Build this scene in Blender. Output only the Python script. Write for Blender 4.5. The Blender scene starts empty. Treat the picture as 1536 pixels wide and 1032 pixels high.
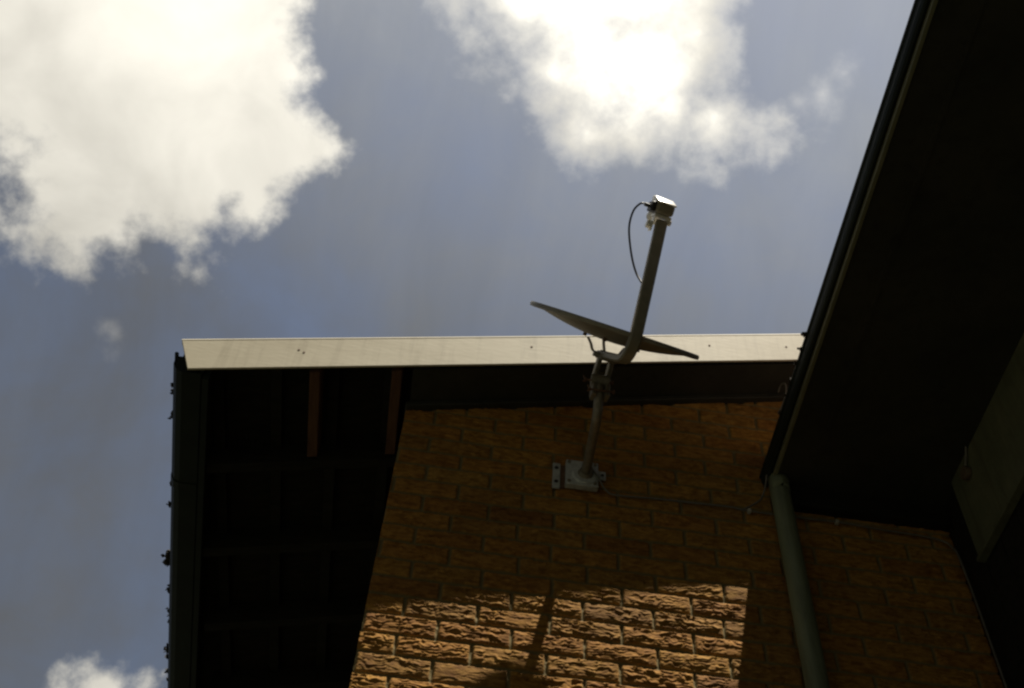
import bpy, bmesh, math, random
import numpy as np
from mathutils import Vector, Matrix

random.seed(7)
scene = bpy.context.scene
col = scene.collection
V = Vector

# ------------------------------------------------------------------ look
EXPO = 0.55
SKY_STRENGTH = 0.10
SUN_STRENGTH = 4.9
SUN_DIR = V((0.90, -1.0, 4.86)).normalized()      # from the ground towards the sun

# ------------------------------------------------------------------ helpers
def tag(o, label=None, cat=None, group=None, kind=None):
    if label: o['label'] = label
    if cat: o['category'] = cat
    if group: o['group'] = group
    if kind: o['kind'] = kind
    return o

def empty(name, loc):
    o = bpy.data.objects.new(name, None)
    o.location = loc
    o.empty_display_size = 0.1
    col.objects.link(o)
    return o

def root_loc(o):
    p = V((0, 0, 0))
    while o is not None:
        p += V(o.location)
        o = o.parent
    return p

class MB:
    """collects shapes in world coordinates, builds one mesh object"""
    def __init__(self):
        self.bm = bmesh.new()
    def box(self, lo, hi, bevel=0.0, rot=None, pivot=None):
        r = bmesh.ops.create_cube(self.bm, size=1.0)
        vs = r['verts']
        c = (V(lo) + V(hi)) / 2
        s = V(hi) - V(lo)
        for v in vs:
            v.co = V((v.co.x * s.x, v.co.y * s.y, v.co.z * s.z)) + c
        if bevel > 0:
            es = list({e for v in vs for e in v.link_edges})
            r = bmesh.ops.bevel(self.bm, geom=es, offset=bevel, segments=2, affect='EDGES', profile=0.5)
            vs = r['verts']
        if rot is not None:
            pv = V(pivot) if pivot else c
            for v in vs:
                v.co = rot @ (v.co - pv) + pv
        return vs
    def frame_box(self, F, lo, hi, bevel=0.0):
        """box in the local frame F (a function u,w,n -> world)"""
        vs = self.box(lo, hi, bevel)
        for v in vs:
            v.co = F(*v.co)
        return vs
    def prism(self, pts, ext, bevel=0.0):
        """closed polygon pts (list of Vector), extruded by the vector ext"""
        a = [self.bm.verts.new(p) for p in pts]
        b = [self.bm.verts.new(V(p) + V(ext)) for p in pts]
        n = len(pts)
        fs = [self.bm.faces.new(a[::-1]), self.bm.faces.new(b)]
        for i in range(n):
            fs.append(self.bm.faces.new((a[i], a[(i + 1) % n], b[(i + 1) % n], b[i])))
        bmesh.ops.recalc_face_normals(self.bm, faces=fs)
        if bevel > 0:
            es = list({e for f in fs for e in f.edges})
            bmesh.ops.bevel(self.bm, geom=es, offset=bevel, segments=2, affect='EDGES', profile=0.5)
        return fs
    def tube(self, path, radius, seg=14, flat=None, cap=True):
        """round tube (or a flattened section when flat=(a,b) with a reference up axis)"""
        path = [V(p) for p in path]
        rings = []
        n = len(path)
        up = None
        for i, p in enumerate(path):
            t = (path[min(i + 1, n - 1)] - path[max(i - 1, 0)]).normalized()
            if up is None:
                ref = V((0, 0, 1)) if abs(t.z) < 0.9 else V((0, 1, 0))
                up = (ref - t * ref.dot(t)).normalized()
            else:
                up = (up - t * up.dot(t)).normalized()
            side = t.cross(up)
            r = radius[i] if isinstance(radius, (list, tuple)) else radius
            ring = [self.bm.verts.new(p + (up * math.cos(2 * math.pi * k / seg) + side * math.sin(2 * math.pi * k / seg)) * r) for k in range(seg)]
            rings.append(ring)
        for a, b in zip(rings, rings[1:]):
            for k in range(seg):
                f = self.bm.faces.new((a[k], a[(k + 1) % seg], b[(k + 1) % seg], b[k]))
                f.smooth = True
        if cap:
            self.bm.faces.new(rings[0][::-1])
            self.bm.faces.new(rings[-1])
    def rect_tube(self, path, axis, wid, thick, bevel=0.004):
        """rectangular tube whose wide side lies along the fixed axis"""
        path = [V(p) for p in path]
        axis = V(axis).normalized()
        n = len(path)
        rings = []
        b = bevel
        a_, c_ = wid / 2, thick / 2
        prof = [(-a_ + b, -c_), (a_ - b, -c_), (a_, -c_ + b), (a_, c_ - b), (a_ - b, c_), (-a_ + b, c_), (-a_, c_ - b), (-a_, -c_ + b)]
        for i, p in enumerate(path):
            t = (path[min(i + 1, n - 1)] - path[max(i - 1, 0)]).normalized()
            s = t.cross(axis).normalized()
            rings.append([self.bm.verts.new(p + axis * x + s * y) for x, y in prof])
        for r0, r1 in zip(rings, rings[1:]):
            for k in range(8):
                self.bm.faces.new((r0[k], r0[(k + 1) % 8], r1[(k + 1) % 8], r1[k]))
        f0 = self.bm.faces.new(rings[0][::-1]); f1 = self.bm.faces.new(rings[-1])
    def cyl(self, p, axis, r, h, seg=20, r2=None, bevel=0.0):
        axis = V(axis).normalized()
        q = axis.to_track_quat('Z', 'Y').to_matrix()
        res = bmesh.ops.create_cone(self.bm, cap_ends=True, segments=seg, radius1=r, radius2=r if r2 is None else r2, depth=h)
        vs = res['verts']
        if bevel > 0:
            es = [e for e in {e for v in vs for e in v.link_edges} if len(e.link_faces) == 2 and any(len(f.verts) > 4 for f in e.link_faces)]
            rr = bmesh.ops.bevel(self.bm, geom=es, offset=bevel, segments=2, affect='EDGES', profile=0.5)
            vs = list({v for v in vs if v.is_valid} | set(rr['verts']))
        for v in vs:
            v.co = q @ v.co + V(p) + axis * h / 2
    def build(self, name, mat, parent=None, smooth_angle=None):
        bmesh.ops.recalc_face_normals(self.bm, faces=self.bm.faces[:])
        if parent is not None:
            off = root_loc(parent)
            for v in self.bm.verts: v.co -= off
        me = bpy.data.meshes.new(name)
        self.bm.to_mesh(me)
        self.bm.free()
        me.materials.append(mat)
        if smooth_angle:
            for p in me.polygons: p.use_smooth = True
            me.set_sharp_from_angle(angle=math.radians(smooth_angle))
        o = bpy.data.objects.new(name, me)
        col.objects.link(o)
        if parent is not None: o.parent = parent
        return o

def clone(o, shift, parent=None):
    c = o.copy()
    col.objects.link(c)
    if parent is not None: c.parent = parent
    c.location = V(o.location) + V(shift)
    return c

def catmull(pts, n=8):
    pts = [V(p) for p in pts]
    P = [pts[0] * 2 - pts[1]] + pts + [pts[-1] * 2 - pts[-2]]
    out = []
    for i in range(1, len(P) - 2):
        for k in range(n):
            t = k / n
            a, b, c, d = P[i - 1], P[i], P[i + 1], P[i + 2]
            out.append(0.5 * ((2 * b) + (c - a) * t + (2 * a - 5 * b + 4 * c - d) * t * t + (3 * b - a - 3 * c + d) * t ** 3))
    out.append(pts[-1])
    return out

# ------------------------------------------------------------------ materials
def nodes_of(m):
    m.use_nodes = True
    nt = m.node_tree
    return nt, nt.nodes, nt.links, nt.nodes['Principled BSDF']

def simple(name, c1, c2=None, rough=0.6, metal=0.0, scale=20.0, bump=0.0, bscale=80.0, stretch=(1, 1, 1), spec=0.5, contrast=(0.35, 0.65)):
    m = bpy.data.materials.new(name)
    nt, N, L, bsdf = nodes_of(m)
    bsdf.inputs['Roughness'].default_value = rough
    bsdf.inputs['Metallic'].default_value = metal
    bsdf.inputs['Specular IOR Level'].default_value = spec
    tc = N.new('ShaderNodeTexCoord')
    mp = N.new('ShaderNodeMapping'); mp.inputs['Scale'].default_value = stretch
    L.new(tc.outputs['Object'], mp.inputs['Vector'])
    nz = N.new('ShaderNodeTexNoise'); nz.inputs['Scale'].default_value = scale; nz.inputs['Detail'].default_value = 6
    nz.inputs['Roughness'].default_value = 0.62
    L.new(mp.outputs['Vector'], nz.inputs['Vector'])
    rp = N.new('ShaderNodeValToRGB')
    rp.color_ramp.elements[0].position = contrast[0]; rp.color_ramp.elements[1].position = contrast[1]
    rp.color_ramp.elements[0].color = (*c1, 1); rp.color_ramp.elements[1].color = (*(c2 or c1), 1)
    L.new(nz.outputs['Fac'], rp.inputs['Fac'])
    L.new(rp.outputs['Color'], bsdf.inputs['Base Color'])
    if bump > 0:
        nb = N.new('ShaderNodeTexNoise'); nb.inputs['Scale'].default_value = bscale; nb.inputs['Detail'].default_value = 5
        L.new(mp.outputs['Vector'], nb.inputs['Vector'])
        bp = N.new('ShaderNodeBump'); bp.inputs['Strength'].default_value = bump; bp.inputs['Distance'].default_value = 0.004
        L.new(nb.outputs['Fac'], bp.inputs['Height'])
        L.new(bp.outputs['Normal'], bsdf.inputs['Normal'])
    return m

def brick_material():
    m = bpy.data.materials.new('rock_faced_brick')
    nt, N, L, bsdf = nodes_of(m)
    bsdf.inputs['Roughness'].default_value = 0.82
    bsdf.inputs['Specular IOR Level'].default_value = 0.15
    at = N.new('ShaderNodeAttribute'); at.attribute_name = 'brick'
    sep = N.new('ShaderNodeSeparateColor'); L.new(at.outputs['Color'], sep.inputs['Color'])
    tc = N.new('ShaderNodeTexCoord')
    rp = N.new('ShaderNodeValToRGB')
    el = rp.color_ramp.elements
    el[0].position = 0.0; el[0].color = (0.29, 0.140, 0.040, 1)
    el[1].position = 1.0; el[1].color = (0.50, 0.295, 0.070, 1)
    for p, c in ((0.3, (0.43, 0.215, 0.048)), (0.55, (0.46, 0.250, 0.054)), (0.8, (0.35, 0.190, 0.052))):
        e = el.new(p); e.color = (*c, 1)
    L.new(sep.outputs['Red'], rp.inputs['Fac'])
    n1 = N.new('ShaderNodeTexNoise'); n1.inputs['Scale'].default_value = 38; n1.inputs['Detail'].default_value = 7; n1.inputs['Roughness'].default_value = 0.68
    L.new(tc.outputs['Object'], n1.inputs['Vector'])
    r1 = N.new('ShaderNodeValToRGB')
    r1.color_ramp.elements[0].position = 0.32; r1.color_ramp.elements[0].color = (0.74, 0.66, 0.60, 1)
    r1.color_ramp.elements[1].position = 0.70; r1.color_ramp.elements[1].color = (1.15, 1.15, 1.12, 1)
    L.new(n1.outputs['Fac'], r1.inputs['Fac'])
    mu = N.new('ShaderNodeMix'); mu.data_type = 'RGBA'; mu.blend_type = 'MULTIPLY'; mu.inputs['Factor'].default_value = 1
    L.new(rp.outputs['Color'], mu.inputs['A']); L.new(r1.outputs['Color'], mu.inputs['B'])
    # streaks along the courses, shade lines of the relief put into the colour
    mp = N.new('ShaderNodeMapping'); mp.inputs['Scale'].default_value = (24, 24, 80)
    L.new(tc.outputs['Object'], mp.inputs['Vector'])
    n3 = N.new('ShaderNodeTexNoise'); n3.inputs['Scale'].default_value = 1.0; n3.inputs['Detail'].default_value = 5; n3.inputs['Distortion'].default_value = 0.6
    L.new(mp.outputs['Vector'], n3.inputs['Vector'])
    r3 = N.new('ShaderNodeValToRGB')
    r3.color_ramp.elements[0].position = 0.36; r3.color_ramp.elements[0].color = (0.66, 0.60, 0.56, 1)
    r3.color_ramp.elements[1].position = 0.58; r3.color_ramp.elements[1].color = (1.08, 1.08, 1.06, 1)
    L.new(n3.outputs['Fac'], r3.inputs['Fac'])
    mu0 = mu
    mu = N.new('ShaderNodeMix'); mu.data_type = 'RGBA'; mu.blend_type = 'MULTIPLY'; mu.inputs['Factor'].default_value = 1
    L.new(mu0.outputs['Result'], mu.inputs['A']); L.new(r3.outputs['Color'], mu.inputs['B'])
    mo = N.new('ShaderNodeMix'); mo.data_type = 'RGBA'
    L.new(sep.outputs['Green'], mo.inputs['Factor'])
    L.new(mu.outputs['Result'], mo.inputs['A'])
    mo.inputs['B'].default_value = (0.23, 0.180, 0.080, 1)
    # broad, soft weather staining over the wall
    n2 = N.new('ShaderNodeTexNoise'); n2.inputs['Scale'].default_value = 2.3; n2.inputs['Detail'].default_value = 4
    L.new(tc.outputs['Object'], n2.inputs['Vector'])
    r2 = N.new('ShaderNodeValToRGB')
    r2.color_ramp.elements[0].position = 0.3; r2.color_ramp.elements[0].color = (0.86, 0.84, 0.82, 1)
    r2.color_ramp.elements[1].position = 0.7; r2.color_ramp.elements[1].color = (1, 1, 1, 1)
    L.new(n2.outputs['Fac'], r2.inputs['Fac'])
    ms = N.new('ShaderNodeMix'); ms.data_type = 'RGBA'; ms.blend_type = 'MULTIPLY'; ms.inputs['Factor'].default_value = 1
    L.new(mo.outputs['Result'], ms.inputs['A']); L.new(r2.outputs['Color'], ms.inputs['B'])
    L.new(ms.outputs['Result'], bsdf.inputs['Base Color'])
    nb = N.new('ShaderNodeTexNoise'); nb.inputs['Scale'].default_value = 230; nb.inputs['Detail'].default_value = 4
    L.new(tc.outputs['Object'], nb.inputs['Vector'])
    bp = N.new('ShaderNodeBump'); bp.inputs['Strength'].default_value = 0.35; bp.inputs['Distance'].default_value = 0.002
    L.new(nb.outputs['Fac'], bp.inputs['Height']); L.new(bp.outputs['Normal'], bsdf.inputs['Normal'])
    return m

def streaked(m, amount):
    nt, N, L, bsdf = nodes_of(m)
    src = bsdf.inputs['Base Color'].links[0].from_socket
    tc = N.new('ShaderNodeTexCoord'); mp = N.new('ShaderNodeMapping'); mp.inputs['Scale'].default_value = (26, 26, 2.2)
    L.new(tc.outputs['Object'], mp.inputs['Vector'])
    nz = N.new('ShaderNodeTexNoise'); nz.inputs['Scale'].default_value = 1; nz.inputs['Detail'].default_value = 6; nz.inputs['Roughness'].default_value = 0.65
    L.new(mp.outputs['Vector'], nz.inputs['Vector'])
    rp = N.new('ShaderNodeValToRGB')
    rp.color_ramp.elements[0].position = 0.30; rp.color_ramp.elements[0].color = (1 - amount, 1 - amount * 1.05, 1 - amount * 1.15, 1)
    rp.color_ramp.elements[1].position = 0.52; rp.color_ramp.elements[1].color = (1, 1, 1, 1)
    L.new(nz.outputs['Fac'], rp.inputs['Fac'])
    mu = N.new('ShaderNodeMix'); mu.data_type = 'RGBA'; mu.blend_type = 'MULTIPLY'; mu.inputs['Factor'].default_value = 1
    L.new(src, mu.inputs['A']); L.new(rp.outputs['Color'], mu.inputs['B'])
    L.new(mu.outputs['Result'], bsdf.inputs['Base Color'])
    return m

M = {
 'brick': brick_material(),
 'cream': simple('cream_gloss_paint', (0.60, 0.54, 0.395), (0.68, 0.62, 0.465), rough=0.6, spec=0.25, scale=3.2, stretch=(1, 1, 5), bump=0.10, bscale=25, contrast=(0.3, 0.7)),
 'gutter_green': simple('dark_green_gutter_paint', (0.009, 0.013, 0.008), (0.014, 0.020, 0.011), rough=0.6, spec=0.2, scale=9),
 'timber_and_shade': simple('dark_timber_and_shade', (0.011, 0.011, 0.007), (0.022, 0.020, 0.013), rough=0.85, spec=0.2, scale=6, stretch=(1, 6, 6)),
 'raw_timber': simple('bare_brown_timber', (0.085, 0.036, 0.014), (0.15, 0.070, 0.028), rough=0.8, scale=8, stretch=(8, 1, 4)),
 'soffit': simple('dark_brown_soffit_paint', (0.026, 0.027, 0.019), (0.044, 0.042, 0.029), rough=0.6, scale=4),
 'olive': simple('olive_fascia_paint', (0.15, 0.15, 0.085), (0.20, 0.195, 0.115), rough=0.5, scale=12),
 'pipe': simple('grey_green_pipe_paint', (0.17, 0.20, 0.125), (0.24, 0.265, 0.165), rough=0.5, spec=0.3, scale=14, stretch=(1, 1, 0.2)),
 'frieze': simple('olive_cladding_paint', (0.095, 0.105, 0.055), (0.15, 0.155, 0.085), rough=0.7, scale=7),
 'tile': simple('brown_roof_tile', (0.06, 0.04, 0.03), (0.11, 0.075, 0.055), rough=0.85, scale=18, bump=0.3),
 'dish': simple('grey_dish_paint', (0.27, 0.245, 0.19), (0.34, 0.31, 0.245), rough=0.5, scale=14, metal=0.0),
 'arm': simple('grey_arm_paint', (0.20, 0.18, 0.125), (0.27, 0.24, 0.17), rough=0.5, scale=25, metal=0.0),
 'steel': simple('galvanised_steel', (0.42, 0.44, 0.42), (0.62, 0.64, 0.61), rough=0.45, metal=0.25, scale=60),
 'dull_steel': simple('weathered_steel', (0.17, 0.15, 0.11), (0.28, 0.25, 0.19), rough=0.5, metal=0.3, scale=40),
 'rust_and_shade': simple('rust_and_gap_shade', (0.10, 0.05, 0.025), (0.2, 0.11, 0.06), rough=0.8, scale=80),
 'lnb': simple('off_white_plastic', (0.72, 0.69, 0.61), (0.80, 0.77, 0.70), rough=0.35, scale=20),
 'black': simple('black_plastic', (0.020, 0.018, 0.017), (0.035, 0.032, 0.03), rough=0.5, scale=30),
 'cable': simple('grey_cable_sheath', (0.13, 0.12, 0.10), (0.19, 0.17, 0.14), rough=0.5, scale=30),
 'clip': simple('white_clip_plastic', (0.45, 0.43, 0.36), (0.55, 0.52, 0.44), rough=0.5, scale=30),
 'box': simple('brown_box_plastic', (0.10, 0.07, 0.04), (0.14, 0.10, 0.06), rough=0.6, scale=30),
 'leaf': simple('dead_leaf', (0.020, 0.018, 0.010), (0.055, 0.04, 0.02), rough=0.9, scale=40),
 'ground': simple('damp_soil_and_turf', (0.019, 0.021, 0.013), (0.038, 0.039, 0.024), rough=0.95, scale=5, bump=0.5, bscale=60),
}

streaked(M['cream'], 0.16); streaked(M['pipe'], 0.35); streaked(M['frieze'], 0.35); streaked(M['soffit'], 0.3); streaked(M['dish'], 0.2)

# ------------------------------------------------------------------ dimensions of the house
D = 2.76                   # front face of the gable wall
XL = -0.225                # left corner of the gable wall
XI = 1.765                 # inner corner with the wing
XR = 7.22                  # far right corner
YB = 9.0                   # back
SL = 0.249                 # roof slope
RX = 3.5                   # ridge
YF = 2.545                  # front face of the bargeboard
def P(x):                  # underside of the gable roof timbers
    return 4.938 + SL * (x if x < RX else 2 * RX - x)
SO = 4.70                  # wing soffit height
GX = 1.083                  # wing gutter line

# ------------------------------------------------------------------ brickwork (numpy)
def hash2(ix, iz, seed):
    ix = ix.astype(np.int64); iz = iz.astype(np.int64)
    h = (ix * 374761393 + iz * 668265263 + seed * 1442695041) & 0x7fffffff
    h = ((h ^ (h >> 13)) * 1274126177) & 0x7fffffff
    h = (h ^ (h >> 16)) & 0xffff
    return h / 65535.0
def vnoise(x, z, seed):
    ix = np.floor(x); iz = np.floor(z)
    fx = x - ix; fz = z - iz
    fx = fx * fx * (3 - 2 * fx); fz = fz * fz * (3 - 2 * fz)
    a = hash2(ix, iz, seed); b = hash2(ix + 1, iz, seed); c = hash2(ix, iz + 1, seed); d = hash2(ix + 1, iz + 1, seed)
    return (a * (1 - fx) + b * fx) * (1 - fz) + (c * (1 - fx) + d * fx) * fz
def smooth(e0, e1, x):
    t = np.clip((x - e0) / (e1 - e0), 0, 1)
    return t * t * (3 - 2 * t)

BL, BH, J = 0.225, 0.075, 0.0036          # brick module and half joint
Z0 = 3.842
def brick_field(s, z):
    """s runs along the wall; returns relief (m, outwards), tint and mortar mask"""
    wob = (vnoise(s * 9, z * 9, 3) - 0.5) * 0.004
    row = np.floor((z + wob - Z0) / BH)
    zl = (z + wob - Z0) - row * BH
    shift = np.where(np.mod(row, 2) == 0, 0.0, BL / 2) + (hash2(row, row * 0, 17) - 0.5) * 0.018
    ci = np.floor((s - shift) / BL)
    sl = (s - shift) - ci * BL
    r1 = hash2(ci, row, 5); r2 = hash2(ci, row, 6); r3 = hash2(ci, row, 8)
    edge_n = (vnoise(s * 120, z * 120, 21) - 0.5) * 0.003
    dz = np.minimum(zl, BH - zl) - J + edge_n
    ds = np.minimum(sl, BL - sl) - J + edge_n
    body = smooth(0.0, 0.004, np.minimum(dz, ds))
    # split-face ridges: long in s, short in z, warped
    ox = r1 * 37.0; oz = r2 * 91.0
    tilt = (r3 - 0.5) * 0.22
    wx = (vnoise(s * 30 + ox, z * 42 + oz, 31) - 0.5)
    zz = z + tilt * (sl - BL / 2) + wx * 0.014
    a = vnoise(s * 15 + ox, zz * 74 + oz, 33)
    c = vnoise(s * 90, zz * 210, 37)
    ridge = 1 - np.abs(2 * a - 1)
    per = 0.0098 + 0.004 * r2
    ph = z / per + r1 * 7 + tilt * (sl - BL / 2) / per + 1.1 * vnoise(s * 16 + ox, z * 20 + oz, 51) + 1.7 * vnoise(s * 50 + oz, z * 48 + ox, 53) + 0.75 * vnoise(s * 125, z * 105, 55)
    fr = ph - np.floor(ph)
    saw = (1 - fr) * smooth(0.0, 0.16, fr)                       # each flake stands out at its lower edge
    fl = smooth(0.22, 0.60, vnoise(s * 36 + oz, np.floor(ph) * 3.7 + ox, 57))
    calm = 0.30 + 0.70 * smooth(0.004, 0.026, ds + (a - 0.5) * 0.02) * smooth(0.16, 0.42, vnoise(s * 12 + oz, z * 16 + ox, 41))
    rel = calm * (0.62 + 0.62 * r3) * (0.0049 * (saw * (0.18 + 0.95 * fl) - 0.3) + 0.0030 * (ridge - 0.55)) + 0.0008 * (c - 0.5)
    belly = 0.0015 * smooth(0, 0.02, dz)
    h = body * (0.0058 + r2 * 0.0014 + belly + np.clip(rel, -0.006, 0.008)) + (1 - body) * (vnoise(s * 60, z * 60, 43) - 0.5) * 0.002
    return h, r1 * 0.75 + 0.25 * r3, 1 - body

def wall_mesh(name, s0, s1, z0, z1, step, stepz, place, keep=None, parent=None, ret=0.05, low=None, flip=False):
    ns = int(round((s1 - s0) / step)) + 1; nz = int(round((z1 - z0) / stepz)) + 1
    S, Zg = np.meshgrid(np.linspace(s0, s1, ns), np.linspace(z0, z1, nz))
    h, tint, mort = brick_field(S, Zg)
    # a return at both ends, so that the corner has thickness
    S2 = np.concatenate([S[:, :1], S, S[:, -1:]], axis=1)
    Z2 = np.concatenate([Zg[:, :1], Zg, Zg[:, -1:]], axis=1)
    H2 = np.concatenate([np.full((nz, 1), -ret), h, np.full((nz, 1), -ret)], axis=1)
    T2 = np.concatenate([tint[:, :1], tint, tint[:, -1:]], axis=1)
    M2 = np.concatenate([mort[:, :1], mort, mort[:, -1:]], axis=1)
    nc = ns + 2
    co = place(S2.ravel(), H2.ravel(), Z2.ravel())
    idx = np.arange(nz * nc).reshape(nz, nc)
    q = np.stack([idx[:-1, :-1], idx[:-1, 1:], idx[1:, 1:], idx[1:, :-1]], axis=-1)
    if keep is not None:
        q = q[keep(S2[:-1, :-1], Z2[1:, :-1])]
    q = q.reshape(-1, 4)
    colr = np.stack([T2.ravel(), M2.ravel(), np.zeros(nz * nc), np.ones(nz * nc)], axis=1)
    if low is not None:                    # plain courses below, down to the ground
        zs = np.linspace(low, z0, 60); ss = np.linspace(s0, s1, 60)
        Sl, Zl = np.meshgrid(ss, zs)
        cl = place(Sl.ravel(), np.full(Sl.size, 0.006), Zl.ravel())
        b = co.shape[0]
        il = np.arange(3600).reshape(60, 60) + b
        ql = np.stack([il[:-1, :-1], il[:-1, 1:], il[1:, 1:], il[1:, :-1]], axis=-1).reshape(-1, 4)
        hh, tt, mm = brick_field(Sl, Zl)
        co = np.concatenate([co, cl]); q = np.concatenate([q, ql])
        colr = np.concatenate([colr, np.stack([tt.ravel(), mm.ravel() * 0, np.zeros(3600), np.ones(3600)], axis=1)])
    if flip: q = q[:, ::-1]
    off = root_loc(parent) if parent else V((0, 0, 0))
    co = co - np.array(off)
    me = bpy.data.meshes.new(name)
    me.vertices.add(len(co)); me.vertices.foreach_set('co', co.astype(np.float32).ravel())
    me.loops.add(q.size); me.loops.foreach_set('vertex_index', q.astype(np.int32).ravel())
    me.polygons.add(len(q)); me.polygons.foreach_set('loop_start', np.arange(0, q.size, 4, dtype=np.int32))
    me.polygons.foreach_set('use_smooth', np.ones(len(q), dtype=bool))
    at = me.color_attributes.new('brick', 'FLOAT_COLOR', 'POINT')
    at.data.foreach_set('color', colr.astype(np.float32).ravel())
    me.update(calc_edges=True); me.validate()
    me.materials.append(M['brick'])
    o = bpy.data.objects.new(name, me); col.objects.link(o)
    if parent: o.parent = parent
    return o

# ------------------------------------------------------------------ ground
g = MB()
g.box((-900, -900, -0.5), (900, 900, 0.0))
tag(g.build('ground', M['ground']), kind='structure')

# ------------------------------------------------------------------ the house
house = empty('brick_house', (XL, D, 0))
tag(house, 'brown rock-faced brick house with low gable roof and a wing on the right', 'house')

wall_mesh('gable_wall', XL, XI, 3.52, 5.42, 0.0034, 0.0022,
          lambda s, h, z: np.stack([s, D - h, z], axis=1),
          keep=lambda s, z: z < 4.938 + SL * s + 0.03, parent=house, low=-0.1)
# the left side wall, the far part of the gable behind the wing and the back
b = MB()
b.box((XL + 0.004, D + 0.05, -0.1), (XL + 0.12, YB, P(XL) - 0.02))
b.build('side_wall', M['brick'], house)
b = MB()
b.prism([V((XI + 0.05, D + 0.03, -0.1)), V((XR, D + 0.03, -0.1)), V((XR, D + 0.03, P(XR))), V((RX, D + 0.03, P(RX))), V((XI + 0.05, D + 0.03, P(XI)))], (0, 0.1, 0))
b.box((XR - 0.1, D + 0.14, -0.1), (XR, YB, P(XR) - 0.02))
b.prism([V((XL + 0.13, YB - 0.1, -0.1)), V((XR - 0.11, YB - 0.1, -0.1)), V((XR - 0.11, YB - 0.1, P(XR))), V((RX, YB - 0.1, P(RX))), V((XL + 0.13, YB - 0.1, P(XL)))], (0, 0.1, 0))
b.build('rear_wall', M['brick'], house)
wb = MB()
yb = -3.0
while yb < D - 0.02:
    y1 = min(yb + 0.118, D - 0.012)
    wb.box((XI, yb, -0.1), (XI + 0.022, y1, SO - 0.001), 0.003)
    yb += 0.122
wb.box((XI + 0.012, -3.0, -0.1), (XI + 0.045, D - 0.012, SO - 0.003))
wb.build('wing_wall', M['timber_and_shade'], house)  # boards coloured dark in place of the eave's shade on this wall
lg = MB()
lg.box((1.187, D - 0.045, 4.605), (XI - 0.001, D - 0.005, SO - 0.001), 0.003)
lg.build('soffit_shade_strip', M['timber_and_shade'], house)  # added dark strip standing in for the shade below the wing soffit
b = MB()
b.box((XI + 0.06, -3.0, -0.1), (5.235, -2.9, SO - 0.004))
b.box((5.13, -2.89, -0.1), (5.235, D, SO - 0.004))
b.build('wing_end_wall', M['brick'], house)

# roof of the gable: sarking, battens' underside and courses of tiles
XE = -1.02                 # eave end of the rafters
roof = MB()
def slab(mb, x0, x1, y0, y1, lo, hi):
    mb.prism([V((x0, y0, P(x0) + lo)), V((x1, y0, P(x1) + lo)), V((x1, y0, P(x1) + hi)), V((x0, y0, P(x0) + hi))], (0, y1 - y0, 0))
slab(roof, XE + 0.0, RX, YF + 0.03, YB + 0.2, 0.105, 0.125)
roof.prism([V((RX, YF + 0.03, P(RX) + 0.105)), V((2 * RX - XE, YF + 0.03, P(XE) + 0.105)), V((2 * RX - XE, YF + 0.03, P(XE) + 0.125)), V((RX, YF + 0.03, P(RX) + 0.125))], (0, YB + 0.17 - YF, 0))
roof_o = roof.build('roof', M['timber_and_shade'], house)
tl = MB()
n = 15
XT = XE + 0.03
for i in range(n):
    xa = XT + (RX - XT) * i / n; xb = XT + (RX - XT) * (i + 1) / n + 0.02
    if xb > RX: xb = RX
    tl.prism([V((xa, YF + 0.03, P(xa) + 0.150)), V((xb, YF + 0.03, P(xb) + 0.128)), V((xb, YF + 0.03, P(xb) + 0.142)), V((xa, YF + 0.03, P(xa) + 0.166))], (0, YB + 0.2 - YF - 0.03, 0))
    ma, mb_ = 2 * RX - xa, 2 * RX - xb
    tl.prism([V((ma, YF + 0.03, P(xa) + 0.150)), V((mb_, YF + 0.03, P(xb) + 0.128)), V((mb_, YF + 0.03, P(xb) + 0.142)), V((ma, YF + 0.03, P(xa) + 0.166))], (0, YB + 0.2 - YF - 0.03, 0))
tl.build('tile_course', M['tile'], roof_o)

# battens under the sarking run with the eave, rafters run up the slope, lookouts carry the bargeboard
raf = MB()
raf.prism([V((XE + 0.06, 3.00, P(XE + 0.06))), V((RX, 3.00, P(RX))), V((RX, 3.00, P(RX) + 0.1)), V((XE + 0.06, 3.00, P(XE + 0.06) + 0.1))], (0, 0.045, 0))
r0 = raf.build('rafter', M['timber_and_shade'], roof_o)
for k in range(1, 12):
    clone(r0, (0, 0.45 * k, 0), roof_o)
bt = MB()
xb = -0.90
bt.box((xb - 0.02, YF + 0.035, P(xb) + 0.078), (xb + 0.02, YB, P(xb) + 0.103))
b0 = bt.build('batten', M['timber_and_shade'], roof_o)
for k in range(1, 4):
    clone(b0, (0.2 * k, 0, 0.2 * SL * k), roof_o)
def lookout(x, w, mat):
    mb = MB()
    mb.prism([V((x - w / 2, YF + 0.032, P(x - w / 2) + 0.004)), V((x + w / 2, YF + 0.032, P(x + w / 2) + 0.004)), V((x + w / 2, YF + 0.032, P(x) + 0.10)), V((x - w / 2, YF + 0.032, P(x) + 0.10))], (0, 0.406, 0), bevel=0.002)
    return mb.build('lookout', mat, roof_o)
lk = lookout(-0.555, 0.036, M['raw_timber'])
clone(lk, (0.285, 0, 0.285 * SL), roof_o)

# soffit board closing the narrow verge over the wall
s = MB()
s.prism([V((XL + 0.01, YF + 0.032, P(XL + 0.01) + 0.012)), V((RX, YF + 0.032, P(RX) + 0.012)), V((RX, YF + 0.032, P(RX) + 0.024)), V((XL + 0.01, YF + 0.032, P(XL + 0.01) + 0.024))], (0, D + 0.02 - YF, 0))
s.build('soffit', M['soffit'], house)

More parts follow.
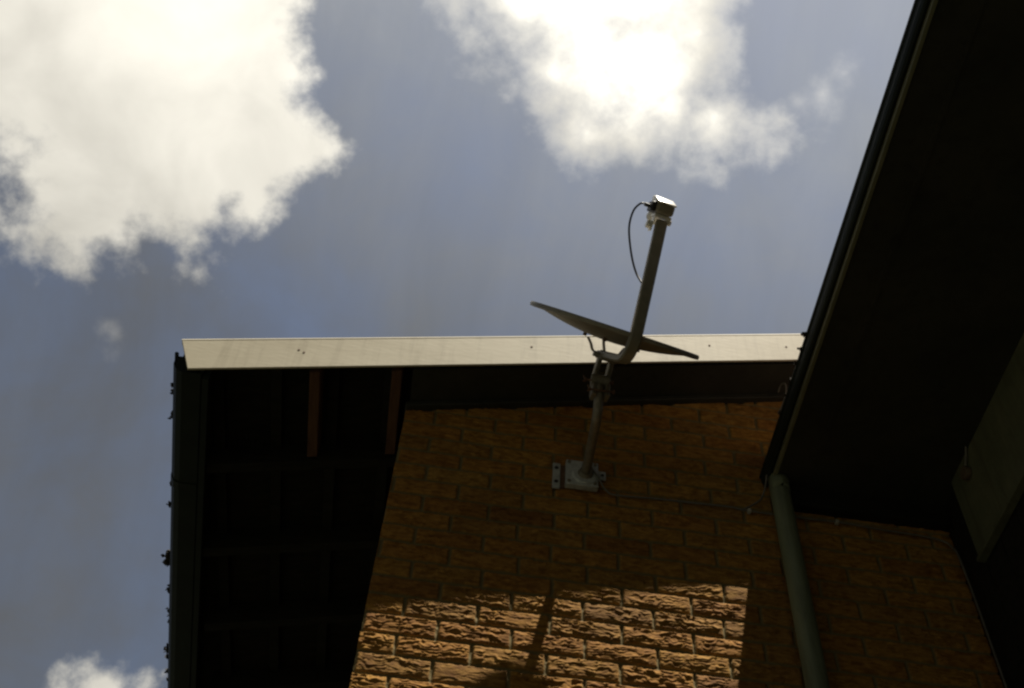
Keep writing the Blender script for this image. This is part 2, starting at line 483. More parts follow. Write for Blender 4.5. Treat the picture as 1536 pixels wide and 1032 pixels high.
mo = MB()
mo.prism([V((XL - 0.004, D - 0.034, P(XL) - 0.012)), V((RX, D - 0.034, P(RX) - 0.012)), V((RX, D - 0.034, P(RX) + 0.0115)), V((XL - 0.004, D - 0.034, P(XL) + 0.0115))], (0, 0.05, 0), bevel=0.004)
mo.build('moulding', M['soffit'], house)

# bargeboard, square cut at its lower end
u = V((1, 0, SL)).normalized(); nrm = V((-SL, 0, 1)).normalized()
HB = 0.160
def board(mb, x0, x1, y0, y1, lo, hi, bevel):
    a = V((x0, y0, P(x0))) ; c = V((x1, y0, P(x1)))
    mb.prism([a + nrm * lo, c + nrm * lo, V((c.x, c.y, c.z)) + nrm * hi, a + nrm * hi], (0, y1 - y0, 0), bevel=bevel)
bb = MB()
a = V((-1.000, YF, P(-1.000))); c = V((RX, YF, P(RX)))
bb.prism([a + nrm * -0.003 + u * 0.024, c + nrm * -0.003, c + nrm * HB, a + nrm * HB], (0, 0.008, 0), bevel=0.0015)
barge = bb.build('bargeboard', M['cream'], house)
kp = MB()
w0 = lambda p, dy, h: p + nrm * h + V((0, dy, 0))
kp.prism([w0(a, -0.001, HB + 0.0005), w0(a, 0.007, HB + 0.0145), w0(a, 0.022, HB + 0.0145), w0(a, 0.022, HB + 0.0005)], c - a)
kp.build('capping', M['cream'], barge)
bb = MB()
a = V((2 * RX + 0.99, YF, P(-0.99))); c = V((RX + 0.05, YF, P(RX - 0.05)))
n2 = V((SL, 0, 1)).normalized()
bb.prism([a, c, c + n2 * HB, a + n2 * HB], (0, 0.028, 0), bevel=0.0045)
bb.build('bargeboard', M['cream'], house, smooth_angle=50)
for (x, dn) in ((-0.605, 0.095), (-0.588, 0.080), (0.232, 0.098), (0.925, 0.095), (1.235, 0.080)):
    nl = MB()
    nl.cyl(V((x, YF - 0.0012, P(x))) + nrm * dn, (0, 1, 0), 0.0042, 0.004, seg=12)
    nl.build('nail', M['rust_and_shade'], barge)

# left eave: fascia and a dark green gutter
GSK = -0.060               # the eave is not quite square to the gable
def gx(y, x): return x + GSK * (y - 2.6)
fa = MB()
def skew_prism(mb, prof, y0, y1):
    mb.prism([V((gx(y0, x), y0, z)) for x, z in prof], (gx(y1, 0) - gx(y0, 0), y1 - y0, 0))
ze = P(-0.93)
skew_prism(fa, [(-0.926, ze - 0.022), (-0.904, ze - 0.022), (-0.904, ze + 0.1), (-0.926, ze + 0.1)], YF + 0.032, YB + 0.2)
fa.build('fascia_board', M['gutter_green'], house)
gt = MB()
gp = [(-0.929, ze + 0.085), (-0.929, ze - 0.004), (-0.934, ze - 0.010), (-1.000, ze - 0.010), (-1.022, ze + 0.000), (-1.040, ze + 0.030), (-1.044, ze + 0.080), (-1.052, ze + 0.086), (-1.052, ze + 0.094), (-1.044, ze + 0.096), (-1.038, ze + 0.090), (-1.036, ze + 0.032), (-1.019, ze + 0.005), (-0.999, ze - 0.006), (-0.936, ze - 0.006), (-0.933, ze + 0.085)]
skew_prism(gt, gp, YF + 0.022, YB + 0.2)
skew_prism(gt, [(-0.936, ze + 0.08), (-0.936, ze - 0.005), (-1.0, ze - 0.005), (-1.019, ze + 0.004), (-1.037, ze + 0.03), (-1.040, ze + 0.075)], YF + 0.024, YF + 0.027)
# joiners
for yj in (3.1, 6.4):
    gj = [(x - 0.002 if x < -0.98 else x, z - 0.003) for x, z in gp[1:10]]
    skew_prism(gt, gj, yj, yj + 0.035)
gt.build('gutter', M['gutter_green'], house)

# ---- the wing: soffit, fascia, gutter, roof
YW = -3.4
SKW = -0.018
def wx(y, x): return x + SKW * (1.0 - y) * 0.0 + 0.016 * max(0.0, (y - 1.0)) 
def wing_prism(mb, prof, y0, y1, bevel=0):
    mb.prism([V((x - 0.016 * (2.7 - y0), y0, z)) for x, z in prof], (0.016 * (y1 - y0), y1 - y0, 0), bevel)
wr = MB()
def Q(x): return SO + 0.075 + 0.25 * (min(x, RX) - GX) if x <= RX else SO + 0.075 + 0.25 * (2 * RX - x - GX)
for (xa, xb) in ((GX + 0.032, RX), (2 * RX - GX - 0.032, RX)):
    wr.prism([V((xa, YW, Q(xa))), V((xb, YW, Q(xb))), V((xb, YW, Q(xb) + 0.05)), V((xa, YW, Q(xa) + 0.05))], (0, D - 0.012 - YW, 0))
wroof = wr.build('wing_roof', M['tile'], house)
sf = MB()
wing_prism(sf, [(1.132, SO), (XI + 0.10, SO), (XI + 0.10, SO + 0.012), (1.132, SO + 0.012)], YW + 0.1, D - 0.013)
sof = sf.build('soffit', M['soffit'], wroof)
jb = MB()
wing_prism(jb, [(1.242, SO - 0.004), (1.258, SO - 0.004), (1.258, SO - 0.0005), (1.242, SO - 0.0005)], YW + 0.1, D - 0.014)
jb.build('joint_strip', M['soffit'], wroof)
fb = MB()
wing_prism(fb, [(1.1185, SO - 0.006), (1.1315, SO - 0.006), (1.1315, SO + 0.12), (1.1185, SO + 0.12)], YW + 0.05, D - 0.013, 0.0015)
fb.build('fascia_board', M['olive'], wroof)
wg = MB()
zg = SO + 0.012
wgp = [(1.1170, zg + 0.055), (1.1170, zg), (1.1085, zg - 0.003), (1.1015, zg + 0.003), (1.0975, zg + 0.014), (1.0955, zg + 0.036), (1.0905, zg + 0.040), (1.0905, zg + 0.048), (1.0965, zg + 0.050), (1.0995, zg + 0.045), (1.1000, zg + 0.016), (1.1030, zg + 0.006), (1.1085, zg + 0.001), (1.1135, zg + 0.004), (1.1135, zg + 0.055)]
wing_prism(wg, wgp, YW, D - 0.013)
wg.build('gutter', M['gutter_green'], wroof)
# boarded frieze on the wing wall
fz = MB()
fz.box((XI - 0.026, YW + 0.5, 4.335), (XI - 0.004, 2.60, SO - 0.001), 0.002)
fz.box((XI - 0.034, YW + 0.5, 4.320), (XI - 0.004, 2.605, 4.334), 0.002)
fz.build('frieze_panel', M['frieze'], house)
# downpipe
dp = MB()
px, py = 1.142, D - 0.056
dp.tube([(px, py, 0.06)] + catmull([(px, py, 1.0), (px, py, 4.55), (px + 0.001, py - 0.002, 4.64), (px + 0.002, py - 0.004, SO - 0.001)], 4), 0.0355, seg=24)
dpo = dp.build('downpipe', M['pipe'], house)
for zb in (1.2, 3.1):
    pb = MB()
    pb.cyl((px, py, zb), (0, 0, 1), 0.0385, 0.03, seg=24)
    pb.box((px - 0.06, D - 0.016, zb), (px + 0.06, D - 0.012, zb + 0.03))
    pb.build('pipe_bracket', M['pipe'], dpo)

# ------------------------------------------------------------------ leaf litter caught on the gutters
def leaves(name, spots, label, sizes):
    bm = bmesh.new()
    for (c, sz) in spots:
        c = V(c)
        for k in range(random.randint(3, 6)):
            d = V((random.uniform(-1, 0.6), random.uniform(-1, 1), random.uniform(-0.8, 0.8))).normalized()
            e = d.cross(V((random.uniform(-1, 1), random.uniform(-1, 1), random.uniform(-1, 1)))).normalized()
            L_ = sz * random.uniform(0.5, 1.2); W_ = L_ * random.uniform(0.25, 0.5)
            up = d.cross(e) * L_ * 0.25
            p = c + V((random.uniform(-.3, .3), random.uniform(-.8, .8), random.uniform(-.3, .3))) * sz
            vs = [bm.verts.new(p), bm.verts.new(p + d * L_ * .5 + e * W_ + up * .5), bm.verts.new(p + d * L_ - up), bm.verts.new(p + d * L_ * .5 - e * W_ + up * .5)]
            bm.faces.new((vs[0], vs[1], vs[2])); bm.faces.new((vs[0], vs[2], vs[3]))
        r = bmesh.ops.create_icosphere(bm, subdivisions=2, radius=1.0)
        for v in r['verts']:
            n_ = v.co.copy()
            v.co = c + V((n_.x * 0.35, n_.y * 0.9, n_.z * 0.4)) * sz * (0.75 + 0.5 * random.random())
    me = bpy.data.meshes.new(name); bm.to_mesh(me); bm.free(); me.materials.append(M['leaf'])
    o = bpy.data.objects.new(name, me); col.objects.link(o)
    return tag(o, label, 'leaves', kind='stuff')
sp = []
for y in (2.70, 2.74, 3.20, 3.30, 3.58, 3.60, 3.64, 3.80, 3.82, 3.95, 3.99, 4.03, 4.16, 4.20, 4.24, 4.36, 4.42, 4.48):
    sp.append(((gx(y, -1.054), y, ze + 0.080 + random.uniform(-.02, .01)), random.uniform(0.012, 0.022)))
sp += [((gx(3.62, -1.06), 3.62, ze + 0.085), 0.036), ((gx(2.86, -1.055), 2.86, ze + 0.09), 0.022)]
leaves('leaf_litter', sp, 'dead leaves and moss spilling over the dark left-hand eave gutter', None)
sp = []
for y in (2.10, 2.16, 2.22, 2.30, 2.36, 2.44):
    sp.append(((1.0885 - 0.016 * (2.7 - y), y, SO + 0.060), random.uniform(0.008, 0.014)))
leaves('leaf_litter', sp, 'small clump of dead leaves on the gutter lip where the cream board meets the wing', None)

# ------------------------------------------------------------------ satellite dish
O = V((0.4695, 2.277, 4.8883))
CAM = V((0, 0, 1.6))
ray = (O - CAM).normalized()
yaw = math.radians(12.5)
du = V((math.cos(yaw), math.sin(yaw), 0))
dw = (ray - du * ray.dot(du)).normalized()
dn = du.cross(dw)
tilt = math.radians(0.6)
dw, dn = (dw * math.cos(tilt) - dn * math.sin(tilt)), (dn * math.cos(tilt) + dw * math.sin(tilt))
def F(u_, w_, n_): return O + du * u_ + dw * w_ + dn * n_

BP = V((0.443, D - 0.012, 4.612))        # where the arm leaves the wall
dish = empty('satellite_dish', BP)
tag(dish, 'grey satellite dish on a steel wall arm, its receiver raised on a long feed arm', 'satellite dish')

def lathe_dish(mb, RU, RW, depth, lip, thick):
    prof = []
    K = 14
    for i in range(K + 1):
        r = i / K
        prof.append((r * 0.93, depth * (r * r - 1)))
    prof.append((0.985, 0.0)); prof.append((0.992, lip)); prof.append((1.004, lip)); prof.append((1.012, 0.0)); prof.append((1.008, -0.008)); prof.append((0.98, -0.009)); prof.append((0.945, -0.004))
    for i in range(K, -1, -1):
        r = i / K
        prof.append((r * 0.929, depth * (r * r - 1) - thick))
    SEG = 72
    rings = []
    for (r, n_) in prof:
        if r < 1e-6:
            rings.append([mb.bm.verts.new(F(0, 0, n_))])
        else:
            rings.append([mb.bm.verts.new(F(RU * r * math.cos(2 * math.pi * k / SEG), RW * r * math.sin(2 * math.pi * k / SEG), n_)) for k in range(SEG)])
    for a, b in zip(rings, rings[1:]):
        for k in range(SEG):
            k2 = (k + 1) % SEG
            if len(a) == 1: mb.bm.faces.new((a[0], b[k], b[k2]))
            elif len(b) == 1: mb.bm.faces.new((a[k], a[k2], b[0]))
            else: mb.bm.faces.new((a[k], a[k2], b[k2], b[k]))
mb = MB()
lathe_dish(mb, 0.303, 0.33, 0.042, 0.007, 0.0025)
refl = mb.build('reflector', M['dish'], dish, smooth_angle=40)

# wall bracket: flat flange with slots, a raised plate with a pressed ring, a tab on the right
wp = MB()
yw = D - 0.014
wp.box((0.330, yw - 0.006, 4.552), (0.357, yw, 4.680), 0.0015)
wp.box((0.374, yw - 0.030, 4.556), (0.490, yw - 0.004, 4.682), 0.004)
wp.box((0.488, yw - 0.010, 4.620), (0.520, yw - 0.004, 4.662), 0.0015)
wp.cyl((BP.x, yw - 0.030, BP.z), (0, -1, 0), 0.050, 0.006, seg=32, r2=0.044, bevel=0.0015)
wplate = wp.build('wall_plate', M['steel'], dish, smooth_angle=35)
ww = MB(); ww.box((0.356, yw - 0.002, 4.558), (0.374, yw + 0.001, 4.676)); ww.build('gap_shade_strip', M['rust_and_shade'], wplate)  # strip coloured dark for the shade in the gap beside the plate
for (x, z) in ((0.3435, 4.655), (0.3435, 4.585)):
    h = MB(); h.cyl((x, yw - 0.006, z), (0, -1, 0), 0.0075, 0.0015, seg=14); h.build('slot', M['black'], wplate)
for (x, z) in ((0.508, 4.642),):
    h = MB(); h.cyl((x, yw - 0.010, z), (0, -1, 0), 0.006, 0.0015, seg=14); h.build('slot', M['black'], wplate)
for (x, z) in ((0.385, 4.668), (0.478, 4.668), (0.385, 4.570), (0.478, 4.570)):
    h = MB(); h.cyl((x, yw - 0.030, z), (0, -1, 0), 0.0065, 0.005, seg=6); h.build('bolt', M['dull_steel'], wplate)

# the cranked wall arm
PA = [(BP.x, yw - 0.030, BP.z), (0.441, 2.62, 4.606), (0.438, 2.50, 4.600), (0.437, 2.455, 4.602), (0.4365, 2.425, 4.618), (0.4365, 2.405, 4.650), (0.437, 2.395, 4.70), (0.438, 2.388, 4.765)]
pl = MB()
pl.tube(catmull(PA, 6), 0.0168, seg=20)
pl.cyl((BP.x, yw - 0.032, BP.z), (0, -1, 0), 0.030, 0.018, seg=24, r2=0.022)
pole = pl.build('mounting_arm', M['dull_steel'], dish, smooth_angle=40)
# clamp: two cheeks either side of the pole head reaching to the back of the dish, with bolts
top = V(PA[-1])
hub = F(0.0, -0.02, -0.098)
cl = MB()
for sgn in (-1, 1):
    cx = V((0.023 * sgn, 0.004, 0))
    p0 = top + cx + V((0, 0.004, -0.115)); p1 = top + cx + V((0.002, 0, -0.02)); p2 = hub + du * 0.021 * sgn
    cl.rect_tube([p0, p0.lerp(p1, .5), p1, p1.lerp(p2, .6), p2, p2 + (p2 - p1).normalized() * 0.012], du, 0.015, 0.034, 0.003)
cl.cyl(top + V((-0.030, 0.0, -0.035)), (1, 0, 0), 0.024, 0.060, seg=20)
clamp = cl.build('clamp', M['dull_steel'], dish)
for (dz, l0, l1) in ((-0.050, -0.055, 0.045), (-0.100, -0.040, 0.048)):
    bo = MB()
    c0 = top + V((0, -0.012, dz))
    bo.tube([c0 + V((l0, 0, 0)), c0 + V((l1, 0, 0))], 0.0035, seg=8)
    bo.cyl(c0 + V((l1 - 0.006, 0, 0)), (1, 0, 0), 0.0075, 0.006, seg=6)
    bo.cyl(c0 + V((l0, 0, 0)), (1, 0, 0), 0.0075, 0.006, seg=6)
    # wing of the wing nut
    bo.tube([c0 + V((l0 - 0.004, -0.004, 0.016)), c0 + V((l0 + 0.002, 0, 0)), c0 + V((l0 - 0.004, -0.004, -0.016))], 0.003, seg=8)
    bo.build('wing_bolt', M['rust_and_shade'], clamp)
hb = MB()
hb.tube([hub - du * 0.048, hub + du * 0.052], 0.010, seg=14)
hb.frame_box(F, (-0.028, -0.06, -0.112), (0.030, 0.03, -0.084), 0.004)
hb.build('pivot_bracket', M['dull_steel'], dish)
# bent struts to the back of the dish
for pts in ([(-0.018, -0.01, -0.098), (-0.046, 0.01, -0.090), (-0.056, 0.03, -0.070), (-0.068, 0.06, -0.050)],
            [(0.016, 0.02, -0.098), (0.004, 0.03, -0.090), (-0.006, 0.04, -0.066), (-0.012, 0.05, -0.044)],
            [(0.010, -0.04, -0.095), (0.024, -0.06, -0.092), (0.044, -0.08, -0.066), (0.052, -0.10, -0.048)],
            [(0.018, 0.0, -0.098), (0.040, 0.0, -0.090), (0.054, 0.02, -0.070), (0.070, 0.05, -0.050)]):
    st = MB()
    st.rect_tube([F(*p) for p in catmull(pts, 4)], dw, 0.024, 0.006, 0.001)
    st.build('strut', M['dull_steel'], dish)
for (u_, w_) in ((-0.085, 0.04), (0.075, -0.11), (-0.05, -0.13), (0.10, 0.06)):
    bo = MB()
    nz_ = 0.042 * ((u_ / .282) ** 2 + (w_ / .307) ** 2 - 1) - 0.0025
    bo.cyl(F(u_, w_, nz_ + 0.001), -dn, 0.007, 0.012, seg=6)
    bo.build('bolt', M['rust_and_shade'], refl)

# feed arm, receiver and its lead
AU = -0.006
AP = [(AU, 0.0, -0.092), (AU, -0.12, -0.090), (AU, -0.255, -0.085), (AU, -0.300, -0.074), (AU, -0.326, -0.050), (AU, -0.334, -0.018), (AU, -0.328, 0.012), (AU + 0.006, -0.235, 0.195), (AU + 0.016, -0.118, 0.395)]
fa_ = MB()
fa_.rect_tube([F(*p) for p in catmull(AP[:7], 6)] + [F(*AP[7]), F(*AP[8])], du, 0.040, 0.026, 0.005)
farm = fa_.build('feed_arm', M['arm'], dish, smooth_angle=35)

ld = (V((0, -0.11, 0.44)) - V((0, 0.03, -0.02))).normalized()
lb = MB()
def Lf(u_, w_, n_): return F(u_ * 0.93 + 0.001, w_ * 0.93 - 0.112, n_ * 0.93 + 0.437)
lb.frame_box(Lf, (-0.032, -0.043, -0.021), (0.035, 0.048, 0.021), 0.010)
lnb = lb.build('receiver', M['arm'], dish, smooth_angle=60)
ca = MB()
ca.prism([Lf(-0.037, w_, n_) for w_, n_ in ((-0.047, 0.017), (0.052, 0.017), (0.052, 0.046), (0.028, 0.045), (-0.047, 0.0225))], du * 0.069, bevel=0.0035)
ca.build('receiver_cap', M['lnb'], lnb, smooth_angle=60)
ho = MB()
ho.frame_box(Lf, (-0.028, -0.030, -0.034), (0.036, 0.034, -0.0215), 0.003)
ho.frame_box(Lf, (-0.024, -0.020, -0.088), (-0.0205, 0.020, -0.034), 0.001)
ho.frame_box(Lf, (0.0245, -0.020, -0.070), (0.028, 0.020, -0.034), 0.001)
ho.build('receiver_holder', M['lnb'], lnb)
bs = MB()
bs.cyl(Lf(-0.022, 0.0, -0.066), -du, 0.014, 0.018, seg=18, bevel=0.003)
bs.build('holder_screw', M['lnb'], lnb, smooth_angle=50)
bs = MB()
bs.cyl(Lf(0.030, -0.01, -0.040), du, 0.010, 0.012, seg=18, bevel=0.002)
bs.build('holder_screw', M['lnb'], lnb, smooth_angle=50)
fh = MB()
fh.cyl(Lf(0, 0.045, 0.0), dw - dn * 0.9, 0.026, 0.045, seg=24, r2=0.030, bevel=0.003)
fh.build('feed_horn', M['lnb'], lnb, smooth_angle=50)
cn = MB()
cn.frame_box(Lf, (-0.050, -0.030, -0.020), (-0.0315, 0.030, 0.017), 0.005)
cn.cyl(Lf(-0.046, 0.0, -0.002), -du, 0.007, 0.022, seg=14)
cn.build('connector', M['black'], lnb)
lead = [(-0.066, -0.112, 0.437), (-0.080, -0.112, 0.430), (-0.094, -0.113, 0.398), (-0.090, -0.118, 0.340), (-0.060, -0.135, 0.262), (-0.030, -0.160, 0.205), (-0.006, -0.215, 0.168), (0.0, -0.24, 0.150)]
le = MB()
le.tube(catmull([F(*p) for p in lead], 8), 0.0036, seg=10)
le.build('lead', M['black'], dish)

# ------------------------------------------------------------------ cables
yc = D - 0.021
cp = [(0.448, yw - 0.040, 4.668), (0.470, yw - 0.039, 4.630), (0.492, yw - 0.036, 4.590), (0.520, yw - 0.014, 4.562), (0.560, yc, 4.553), (0.70, yc, 4.562), (0.85, yc, 4.566), (0.965, yc, 4.570), (1.02, yc, 4.563), (1.20, yc, 4.562), (1.35, yc, 4.566), (1.50, yc, 4.558), (1.66, yc, 4.552), (1.722, yc - 0.004, 4.535), (1.738, yc - 0.014, 4.500), (1.740, yc - 0.03, 4.44), (1.742, yc - 0.035, 4.2), (1.742, yc - 0.035, 3.7), (1.742, yc - 0.035, 3.0)]
cb = MB()
cb.tube(catmull(cp, 6), 0.0036, seg=8)
cable = cb.build('coax_cable', M['cable'])
tag(cable, 'thin grey cable clipped along the brick courses from the dish bracket to the inner corner', 'cable')
for x, z in ((1.030, 4.5625), (1.345, 4.5655)):
    k = MB(); k.box((x - 0.006, yc - 0.008, z - 0.006), (x + 0.006, yc + 0.010, z + 0.006), 0.002)
    k.build('cable_clip', M['clip'], cable)
cb = MB()
cb.tube(catmull([(1.010, yc - 0.003, 4.566), (1.040, yc - 0.004, 4.588), (1.075, yc - 0.006, 4.622), (1.090, yc - 0.02, 4.655), (1.096, yc - 0.04, 4.69), (1.098, yc - 0.05, SO + 0.010)], 8), 0.0034, seg=8)
tag(cb.build('branch_cable', M['cable']), 'short curved cable rising from the wall cable to the gutter end', 'cable')
cb = MB()
cb.tube(catmull([(1.212, 2.700, 5.225), (1.216, 2.670, 5.236), (1.228, 2.655, 5.226), (1.232, 2.672, 5.200), (1.226, 2.715, 5.170), (1.214, 2.745, 5.150)], 8), 0.0034, seg=8)
tag(cb.build('cable_loop', M['cable']), 'small loose cable loop hanging under the dark verge beside the wing gutter', 'cable')
jx = MB()
jx.cyl((XI - 0.027, 2.48, 4.615), (-1, 0, 0), 0.024, 0.022, seg=24, bevel=0.003)
jbx = jx.build('junction_box', M['box'])
tag(jbx, 'small round brown junction box on the wing wall by the inner corner', 'junction box')
jc = MB()
jc.tube(catmull([(XI - 0.036, 2.47, 4.64), (XI - 0.036, 2.45, 4.665), (XI - 0.034, 2.43, SO - 0.002)], 6), 0.004, seg=8)
jc.build('lead', M['cable'], jbx)

# ------------------------------------------------------------------ sky
world = bpy.data.worlds.new('World')
scene.world = world
world.use_nodes = True
nt = world.node_tree; N = nt.nodes; L = nt.links
for n_ in list(N): N.remove(n_)
out = N.new('ShaderNodeOutputWorld'); bg = N.new('ShaderNodeBackground')
bg.inputs['Strength'].default_value = SKY_STRENGTH
L.new(bg.outputs['Background'], out.inputs['Surface'])
sky = N.new('ShaderNodeTexSky'); sky.sky_type = 'NISHITA'; sky.sun_disc = False
sky.sun_elevation = math.asin(SUN_DIR.z); sky.sun_rotation = math.atan2(SUN_DIR.x, SUN_DIR.y)
sky.air_density = 1.0; sky.dust_density = 2.0; sky.ozone_density = 1.0
tc = N.new('ShaderNodeTexCoord')
DIRV = tc.outputs['Generated']
def math_(op, a, b=None, c=None, clamp=False):
    m = N.new('ShaderNodeMath'); m.operation = op; m.use_clamp = clamp
    for i, x in enumerate((a, b, c)):
        if x is None: continue
        if isinstance(x, (int, float)): m.inputs[i].default_value = x
        else: L.new(x, m.inputs[i])
    return m.outputs[0]
def noise(scale, detail, rough, offset=(0, 0, 0), dist=0.0, vec=None):
    mp = N.new('ShaderNodeMapping'); mp.inputs['Location'].default_value = offset
    L.new(vec or DIRV, mp.inputs['Vector'])
    nz = N.new('ShaderNodeTexNoise'); nz.inputs['Scale'].default_value = scale; nz.inputs['Detail'].default_value = detail
    nz.inputs['Roughness'].default_value = rough; nz.inputs['Distortion'].default_value = dist
    L.new(mp.outputs['Vector'], nz.inputs['Vector'])
    return nz.outputs['Fac']
def sstep(e0, e1, x):
    m = N.new('ShaderNodeMapRange'); m.interpolation_type = 'SMOOTHSTEP'
    m.inputs['From Min'].default_value = e0; m.inputs['From Max'].default_value = e1
    L.new(x, m.inputs['Value'])
    return m.outputs['Result']
def blobs(lst, k=0.02):
    acc = None
    for (x, y, z, r) in lst:
        vm = N.new('ShaderNodeVectorMath'); vm.operation = 'DISTANCE'
        L.new(DIRV, vm.inputs[0]); vm.inputs[1].default_value = (x, y, z)
        d = math_('SUBTRACT', r, vm.outputs['Value'])
        acc = d if acc is None else math_('SMOOTH_MAX', acc, d, k)
    return acc
# places of the cumulus masses on the celestial sphere: direction and angular radius
BIG = [(-0.3149, 0.3866, 0.8668, 0.15), (-0.255, 0.4, 0.8803, 0.0922), (-0.3358, 0.4758, 0.8129, 0.0882), (-0.2721, 0.4822, 0.8327, 0.0723), (-0.2195, 0.4479, 0.8668, 0.0622), (-0.1752, 0.462, 0.8694, 0.023), (-0.3596, 0.5109, 0.7808, 0.0434), (-0.3084, 0.5094, 0.8034, 0.0394), (-0.2484, 0.5109, 0.823, 0.0406), (-0.206, 0.3734, 0.9045, 0.0287), (-0.227, 0.5157, 0.8261, 0.0218), (-0.2044, 0.4866, 0.8494, 0.0328), (-0.1868, 0.407, 0.8941, 0.0267), (-0.2922, 0.5216, 0.8016, 0.0276), (-0.1999, 0.501, 0.842, 0.0264), (-0.1669, 0.4631, 0.8704, 0.022), (-0.3294, 0.5311, 0.7807, 0.0208)]
TOP = [(0.0363, 0.2984, 0.9537, 0.0903), (0.0922, 0.2999, 0.9495, 0.074), (0.0059, 0.3178, 0.9481, 0.0603), (0.0636, 0.3603, 0.9307, 0.0587), (0.1135, 0.3547, 0.9281, 0.0474), (0.0335, 0.3853, 0.9222, 0.0309), (0.0871, 0.3975, 0.9134, 0.0396), (0.069, 0.426, 0.9021, 0.0256), (0.1322, 0.3948, 0.9092, 0.0327), (0.1717, 0.3948, 0.9026, 0.0236), (0.1463, 0.3361, 0.9304, 0.0249), (0.1003, 0.3745, 0.9218, 0.070), (0.064, 0.4205, 0.905, 0.016), (0.1717, 0.3948, 0.9026, 0.030), (0.208, 0.386, 0.899, 0.020), (-0.028, 0.318, 0.9478, 0.040)]
LOW = [(-0.2543, 0.7927, 0.554, 0.0221), (-0.2257, 0.7949, 0.5632, 0.0159), (-0.2774, 0.7963, 0.5375, 0.0208), (-0.2115, 0.7904, 0.5749, 0.0064)]
WISP = [(0.208, 0.3821, 0.9004, 0.016), (0.2546, 0.3588, 0.898, 0.0085), (0.2352, 0.3684, 0.8994, 0.0088), (0.2666, 0.3409, 0.9015, 0.0054), (-0.2967, 0.5911, 0.7501, 0.0005), (-0.2985, 0.6050, 0.7380, -0.002)]
HOLE = [(-0.3841, 0.482, 0.7875, 0.014)]
# domain warp, then billowing edge noise
n_edge = noise(17, 8, 0.56, (1.3, 0.2, 2.1), 0.0)
n_soft = noise(7.0, 7, 0.58, (4.1, 1.7, 0.3), 0.2)
ed = math_('MULTIPLY', math_('SUBTRACT', n_edge, 0.5), 0.145)
f_big = math_('ADD', math_('SMOOTH_MIN', blobs(BIG), math_('MULTIPLY', blobs(HOLE), -1.0), 0.015), ed)
b_top = blobs(TOP)
f_top = math_('ADD', b_top, ed)
f_low = math_('ADD', blobs(LOW, 0.01), math_('MULTIPLY', ed, 0.6))
f_wsp = math_('ADD', blobs(WISP, 0.004), math_('MULTIPLY', ed, 0.55))
a_big = sstep(-0.012, 0.032, f_big)
a_top = sstep(-0.022, 0.050, f_top)
a_low = sstep(-0.004, 0.018, f_low)
a_wsp = math_('MULTIPLY', sstep(-0.012, 0.030, f_wsp), 0.42)
alpha = math_('MAXIMUM', math_('MAXIMUM', a_big, a_top), math_('MAXIMUM', a_low, a_wsp))
# brightness of the cloud body: thick middles greyer, thin sunward parts burnt out
E = 2 ** EXPO * SKY_STRENGTH
shade = noise(11, 5, 0.5, (0.6, 5.2, 3.3), 0.3)
sunv = N.new('ShaderNodeVectorMath'); sunv.operation = 'DOT_PRODUCT'
L.new(DIRV, sunv.inputs[0]); sunv.inputs[1].default_value = SUN_DIR
near = sstep(0.55, 0.93, sunv.outputs['Value'])
lum = math_('ADD', math_('MULTIPLY', near, 0.75), math_('ADD', 0.33, math_('MULTIPLY', shade, 0.68)))
lum_top = math_('ADD', math_('ADD', 0.50, math_('MULTIPLY', shade, 0.40)), math_('MULTIPLY', sstep(0.004, 0.055, math_('ADD', b_top, math_('MULTIPLY', ed, 0.35))), 0.85))
lum = math_('ADD', math_('MULTIPLY', lum, math_('SUBTRACT', 1.0, a_top)), math_('MULTIPLY', lum_top, a_top))
ccol = N.new('ShaderNodeMix'); ccol.data_type = 'RGBA'; ccol.blend_type = 'MULTIPLY'; ccol.inputs['Factor'].default_value = 1
cc = N.new('ShaderNodeCombineColor')
for i, t in enumerate((1.0, 0.955, 0.84)):
    L.new(math_('MULTIPLY', lum, t / E), cc.inputs[i])
# thin grey veil over the blue
veil = N.new('ShaderNodeMix'); veil.data_type = 'RGBA'
vf = math_('ADD', 0.85, math_('MULTIPLY', math_('SUBTRACT', n_soft, 0.5), 0.9), clamp=True)
L.new(vf, veil.inputs['Factor'])
L.new(sky.outputs['Color'], veil.inputs['A'])
# drawn-out pale streaks, lens-flare veiling painted into the sky colour
smap = N.new('ShaderNodeMapping'); smap.inputs['Scale'].default_value = (20, 5, 3.2); smap.inputs['Rotation'].default_value = (0, 0.35, 0.5)
L.new(DIRV, smap.inputs['Vector'])
n_str = noise(1.0, 7, 0.6, (2, 1, 3), 0.6, smap.outputs['Vector'])
vl = math_('MULTIPLY', math_('ADD', 0.87, math_('MULTIPLY', n_str, 0.24)), math_('MULTIPLY', math_('ADD', 0.116, math_('MULTIPLY', near, 0.25)), math_('ADD', 0.66, math_('MULTIPLY', n_soft, 0.68))))
vc = N.new('ShaderNodeCombineColor')
for i, t in enumerate((0.98, 1.04, 1.15)):
    L.new(math_('MULTIPLY', vl, t / E), vc.inputs[i])
L.new(vc.outputs['Color'], veil.inputs['B'])
mixc = N.new('ShaderNodeMix'); mixc.data_type = 'RGBA'
L.new(alpha, mixc.inputs['Factor'])
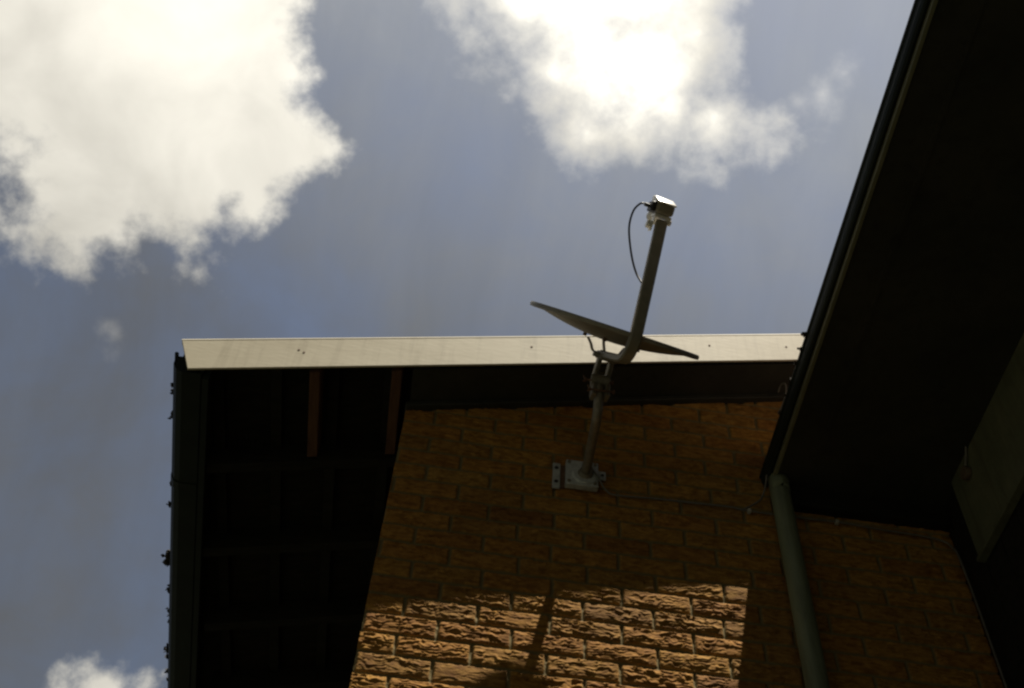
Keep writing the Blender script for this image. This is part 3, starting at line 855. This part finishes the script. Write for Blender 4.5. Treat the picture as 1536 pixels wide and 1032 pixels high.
L.new(veil.outputs['Result'], mixc.inputs['A']); L.new(cc.outputs['Color'], mixc.inputs['B'])
# added dark mass behind the viewer, unseen, dims the sky light on the wall
sx = N.new('ShaderNodeSeparateXYZ'); L.new(DIRV, sx.inputs[0])
rear_sky_dim = math_('MULTIPLY', sstep(0.12, -0.25, math_('ADD', sx.outputs['Y'], math_('MULTIPLY', math_('SUBTRACT', n_soft, 0.5), 0.3))), 0.93)
mb2 = N.new('ShaderNodeMix'); mb2.data_type = 'RGBA'
L.new(rear_sky_dim, mb2.inputs['Factor']); L.new(mixc.outputs['Result'], mb2.inputs['A'])
mb2.inputs['B'].default_value = (0.020 / E, 0.020 / E, 0.024 / E, 1)
L.new(mb2.outputs['Result'], bg.inputs['Color'])

# ------------------------------------------------------------------ sun
sl = bpy.data.lights.new('sun', 'SUN')
sl.energy = SUN_STRENGTH; sl.angle = math.radians(0.53); sl.color = (1.0, 0.93, 0.80)
so = bpy.data.objects.new('sun', sl); col.objects.link(so)
so.location = SUN_DIR * 60
so.rotation_euler = SUN_DIR.to_track_quat('Z', 'Y').to_euler()

# ------------------------------------------------------------------ camera
cam = bpy.data.cameras.new('camera')
cam.sensor_width = 36; cam.lens = 36 * 1723 / 1536
cam.clip_start = 0.05; cam.clip_end = 3000
co = bpy.data.objects.new('camera', cam); col.objects.link(co)
R3 = Matrix(((0.9902567961113289, -0.13579214823008837, -0.03085401488272422),
             (-0.12779422352304987, -0.7981641471560227, -0.5887296753424609),
             (0.055318298866346476, 0.5869365269547948, -0.8077409232772456)))
# rows: world axes in camera coordinates
M4 = R3.to_4x4(); M4.translation = CAM
co.matrix_world = M4
scene.camera = co

scene.render.engine = 'CYCLES'
scene.cycles.use_denoising = True
scene.cycles.max_bounces = 8
scene.cycles.pixel_filter_type = 'BLACKMAN_HARRIS'
scene.cycles.filter_width = 2.4
scene.view_settings.view_transform = 'Standard'
scene.view_settings.look = 'None'
scene.view_settings.exposure = EXPO
scene.view_settings.gamma = 1.0
